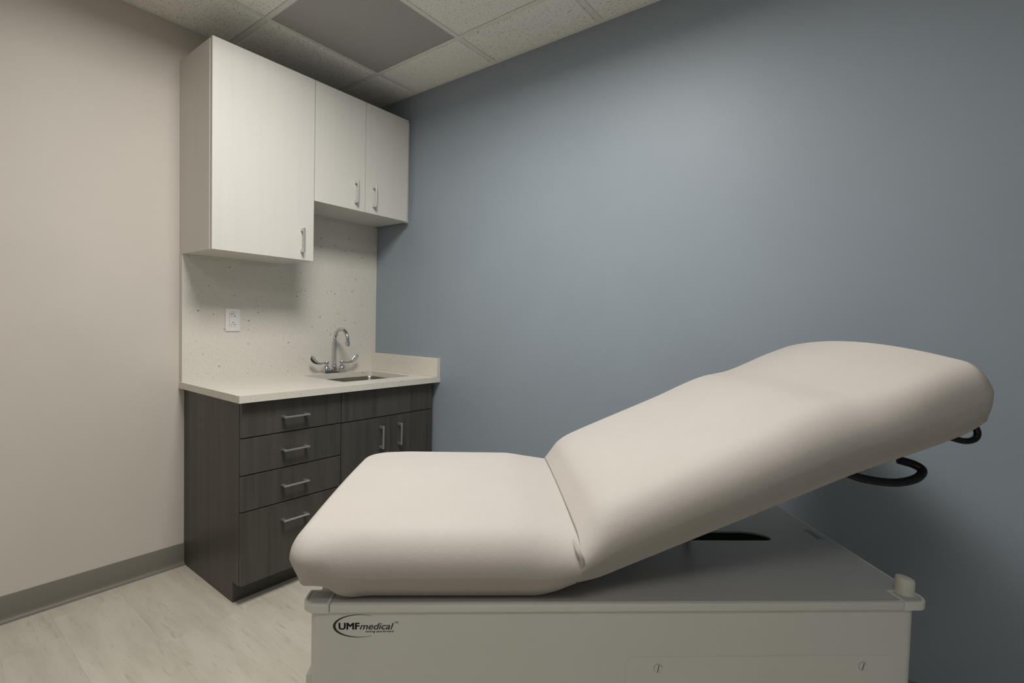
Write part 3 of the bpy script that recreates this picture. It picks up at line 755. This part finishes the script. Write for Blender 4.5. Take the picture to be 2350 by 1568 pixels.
DMAX = 0.3445
def profile(h, rb, rt, tuck, bulge):
    """bottom -> tucked-under side -> rolled top edge -> top; v runs 0..1"""
    pr = [(0.24, 0.0), (0.12, 0.0), (tuck + rb + 0.01, 0.0)]
    for k_ in range(0, 5):
        a = k_ * PI / 8 * 0.9; pr.append((tuck + rb * (1 - math.sin(a)), rb / h * (1 - math.cos(a))))
    v0, v1 = rb / h, 1 - rt / h
    for k_ in range(1, 7):
        f = k_ / 7; pr.append((tuck * (1 - f) ** 1.1 - bulge * math.sin(PI * f), v0 + (v1 - v0) * f))
    for k_ in range(0, 13):
        a = k_ * PI / 24; pr.append((rt * (1 - math.cos(a)), 1 - rt / h + rt / h * math.sin(a)))
    for k_ in range(1, 13): pr.append((rt + (DMAX - rt) * k_ / 12, 1.0))
    return pr
Q0, Q1 = -0.030, 0.662
def crownf(q):
    f = (q - (Q0 + Q1) / 2) / ((Q1 - Q0) / 2); return max(1 - f * f, 0.0)

# seat
S0 = -0.037; SL = 0.578
SB = [(-0.037, 0.700), (0.000, 0.694), (0.028, 0.688), (0.042, 0.679), (0.062, 0.662), (0.088, 0.6535), (0.45, 0.6525), (0.49, 0.660), (0.541, 0.679), (0.60, 0.69)]
ST = [(-0.034, 0.786), (0.05, 0.793), (0.12, 0.796), (0.40, 0.796), (0.48, 0.786), (0.541, 0.777)]
hS = 0.14; RT = 0.074; TUCK = 0.048
def map_seat(p, q, v_, d_):
    if v_ < 0.46 and d_ < 0.08:                 # sides stay upright close to the foot end
        kf = max(0.0, 1 - p / 0.16); mv_ = 0.8 * d_ * kf * kf * (3 - 2 * kf)
        if 0 < q - Q0 < 0.075: q -= mv_ * (1 - (q - Q0 - d_) / 0.075 if q - Q0 > d_ else 1)
        elif 0 < Q1 - q < 0.075: q += mv_ * (1 - (Q1 - q - d_) / 0.075 if Q1 - q > d_ else 1)
    s_ = S0 + p; zb0 = lerp_tab(SB, s_); zt0 = lerp_tab(ST, s_) + 0.010 * crownf(q)
    return (s_, q, zb0 + (zt0 - zb0) * v_)
cushion('seat_cushion', SL, Q0, Q1, profile(hS, 0.010, RT, TUCK, 0.002), (0.44, 0.06, 1.0), [0.050, 0.004, 0.004, 0.090], map_seat)
# backrest
ANG = math.radians(22.4); OBx, OBz = 0.537, 0.692
BL = 0.932; hB = 0.148
NTOP = [(0.0, 0.080), (0.036, 0.098), (0.083, 0.118), (0.132, 0.126), (0.20, 0.129), (0.44, 0.135), (0.575, 0.142), (0.61, 0.140), (0.65, 0.132), (0.69, 0.124), (0.75, 0.121), (0.83, 0.122), (0.932, 0.118)]
NBOT = [(0.0, -0.012), (0.06, -0.020), (0.86, -0.019), (0.91, -0.012), (0.932, -0.004)]
CROWN = [(0.0, 0.004), (0.15, 0.008), (0.55, 0.010), (0.75, 0.026), (0.932, 0.041)]
def map_back(p, q, v_, d_):
    hf = min(max((p - 0.60) / 0.25, 0), 1); hf = hf * hf * (3 - 2 * hf)
    ins = min(q - Q0, Q1 - q)
    if ins > 0 and hf > 0:                      # crisper, less tucked sides towards the head end
        ni = ins * (1 - 0.52 * hf * math.exp(-(ins / 0.09) ** 2)); q = Q0 + ni if q - Q0 < Q1 - q else Q1 - ni
    nb = lerp_tab(NBOT, p); nt = lerp_tab(NTOP, p) + lerp_tab(CROWN, p) * crownf(q)
    n_ = nb + (nt - nb) * v_
    wgt = max(0.0, 1 - p / 0.16) ** 2
    p2 = p + wgt * n_ * 0.43
    return (OBx + p2 * math.cos(ANG) - n_ * math.sin(ANG), q, OBz + p2 * math.sin(ANG) + n_ * math.cos(ANG))
cushion('back_cushion', BL, Q0, Q1, profile(hB, 0.010, RT, TUCK, 0.002), (0.06, 0.26, 1.0), [0.004, 0.034, 0.034, 0.004], map_back, (70, 30))
# gathered fold where the two cushions meet on the near side
path = smooth_path([(0.5240, -0.004, 0.7854), (0.5265, -0.0130, 0.7760), (0.5317, -0.0225, 0.7656), (0.5375, -0.0265, 0.7541), (0.5393, -0.0255, 0.7406), (0.5365, -0.0190, 0.7219), (0.5340, -0.0100, 0.7028)], 5)
n_ = len(path); bm = bmesh.new(); add_tube(bm, path, [0.0006 + 0.0048 * math.sin(PI * (i + 0.5) / n_) ** 0.8 for i in range(n_)], 12); obj('seam_fold', bm, 'vinyl', et, True)

# ---- black bent-rod hooks under the head end
path = smooth_path([(1.09, 0.060, 0.925), (1.140, 0.052, 0.902), (1.185, 0.048, 0.892), (1.240, 0.048, 0.888), (1.285, 0.052, 0.896), (1.308, 0.062, 0.910), (1.300, 0.074, 0.920), (1.278, 0.084, 0.926), (1.272, 0.086, 0.928)], 8)
bm = bmesh.new(); n_ = len(path); add_tube(bm, path, [0.0092] * (n_ - 3) + [0.0082, 0.006, 0.002], 14); obj('roll_hook', bm, 'rubber_black', et, True, 60)
path = smooth_path([(1.28, 0.10, 1.005), (1.345, 0.10, 0.990), (1.400, 0.10, 0.978), (1.440, 0.10, 0.969), (1.464, 0.10, 0.974), (1.470, 0.10, 0.990), (1.455, 0.10, 1.012), (1.43, 0.10, 1.035), (1.36, 0.10, 1.060)], 8)
bm = bmesh.new(); add_tube(bm, path, 0.0072, 14); obj('roll_hook', bm, 'rubber_black', et, True, 60)
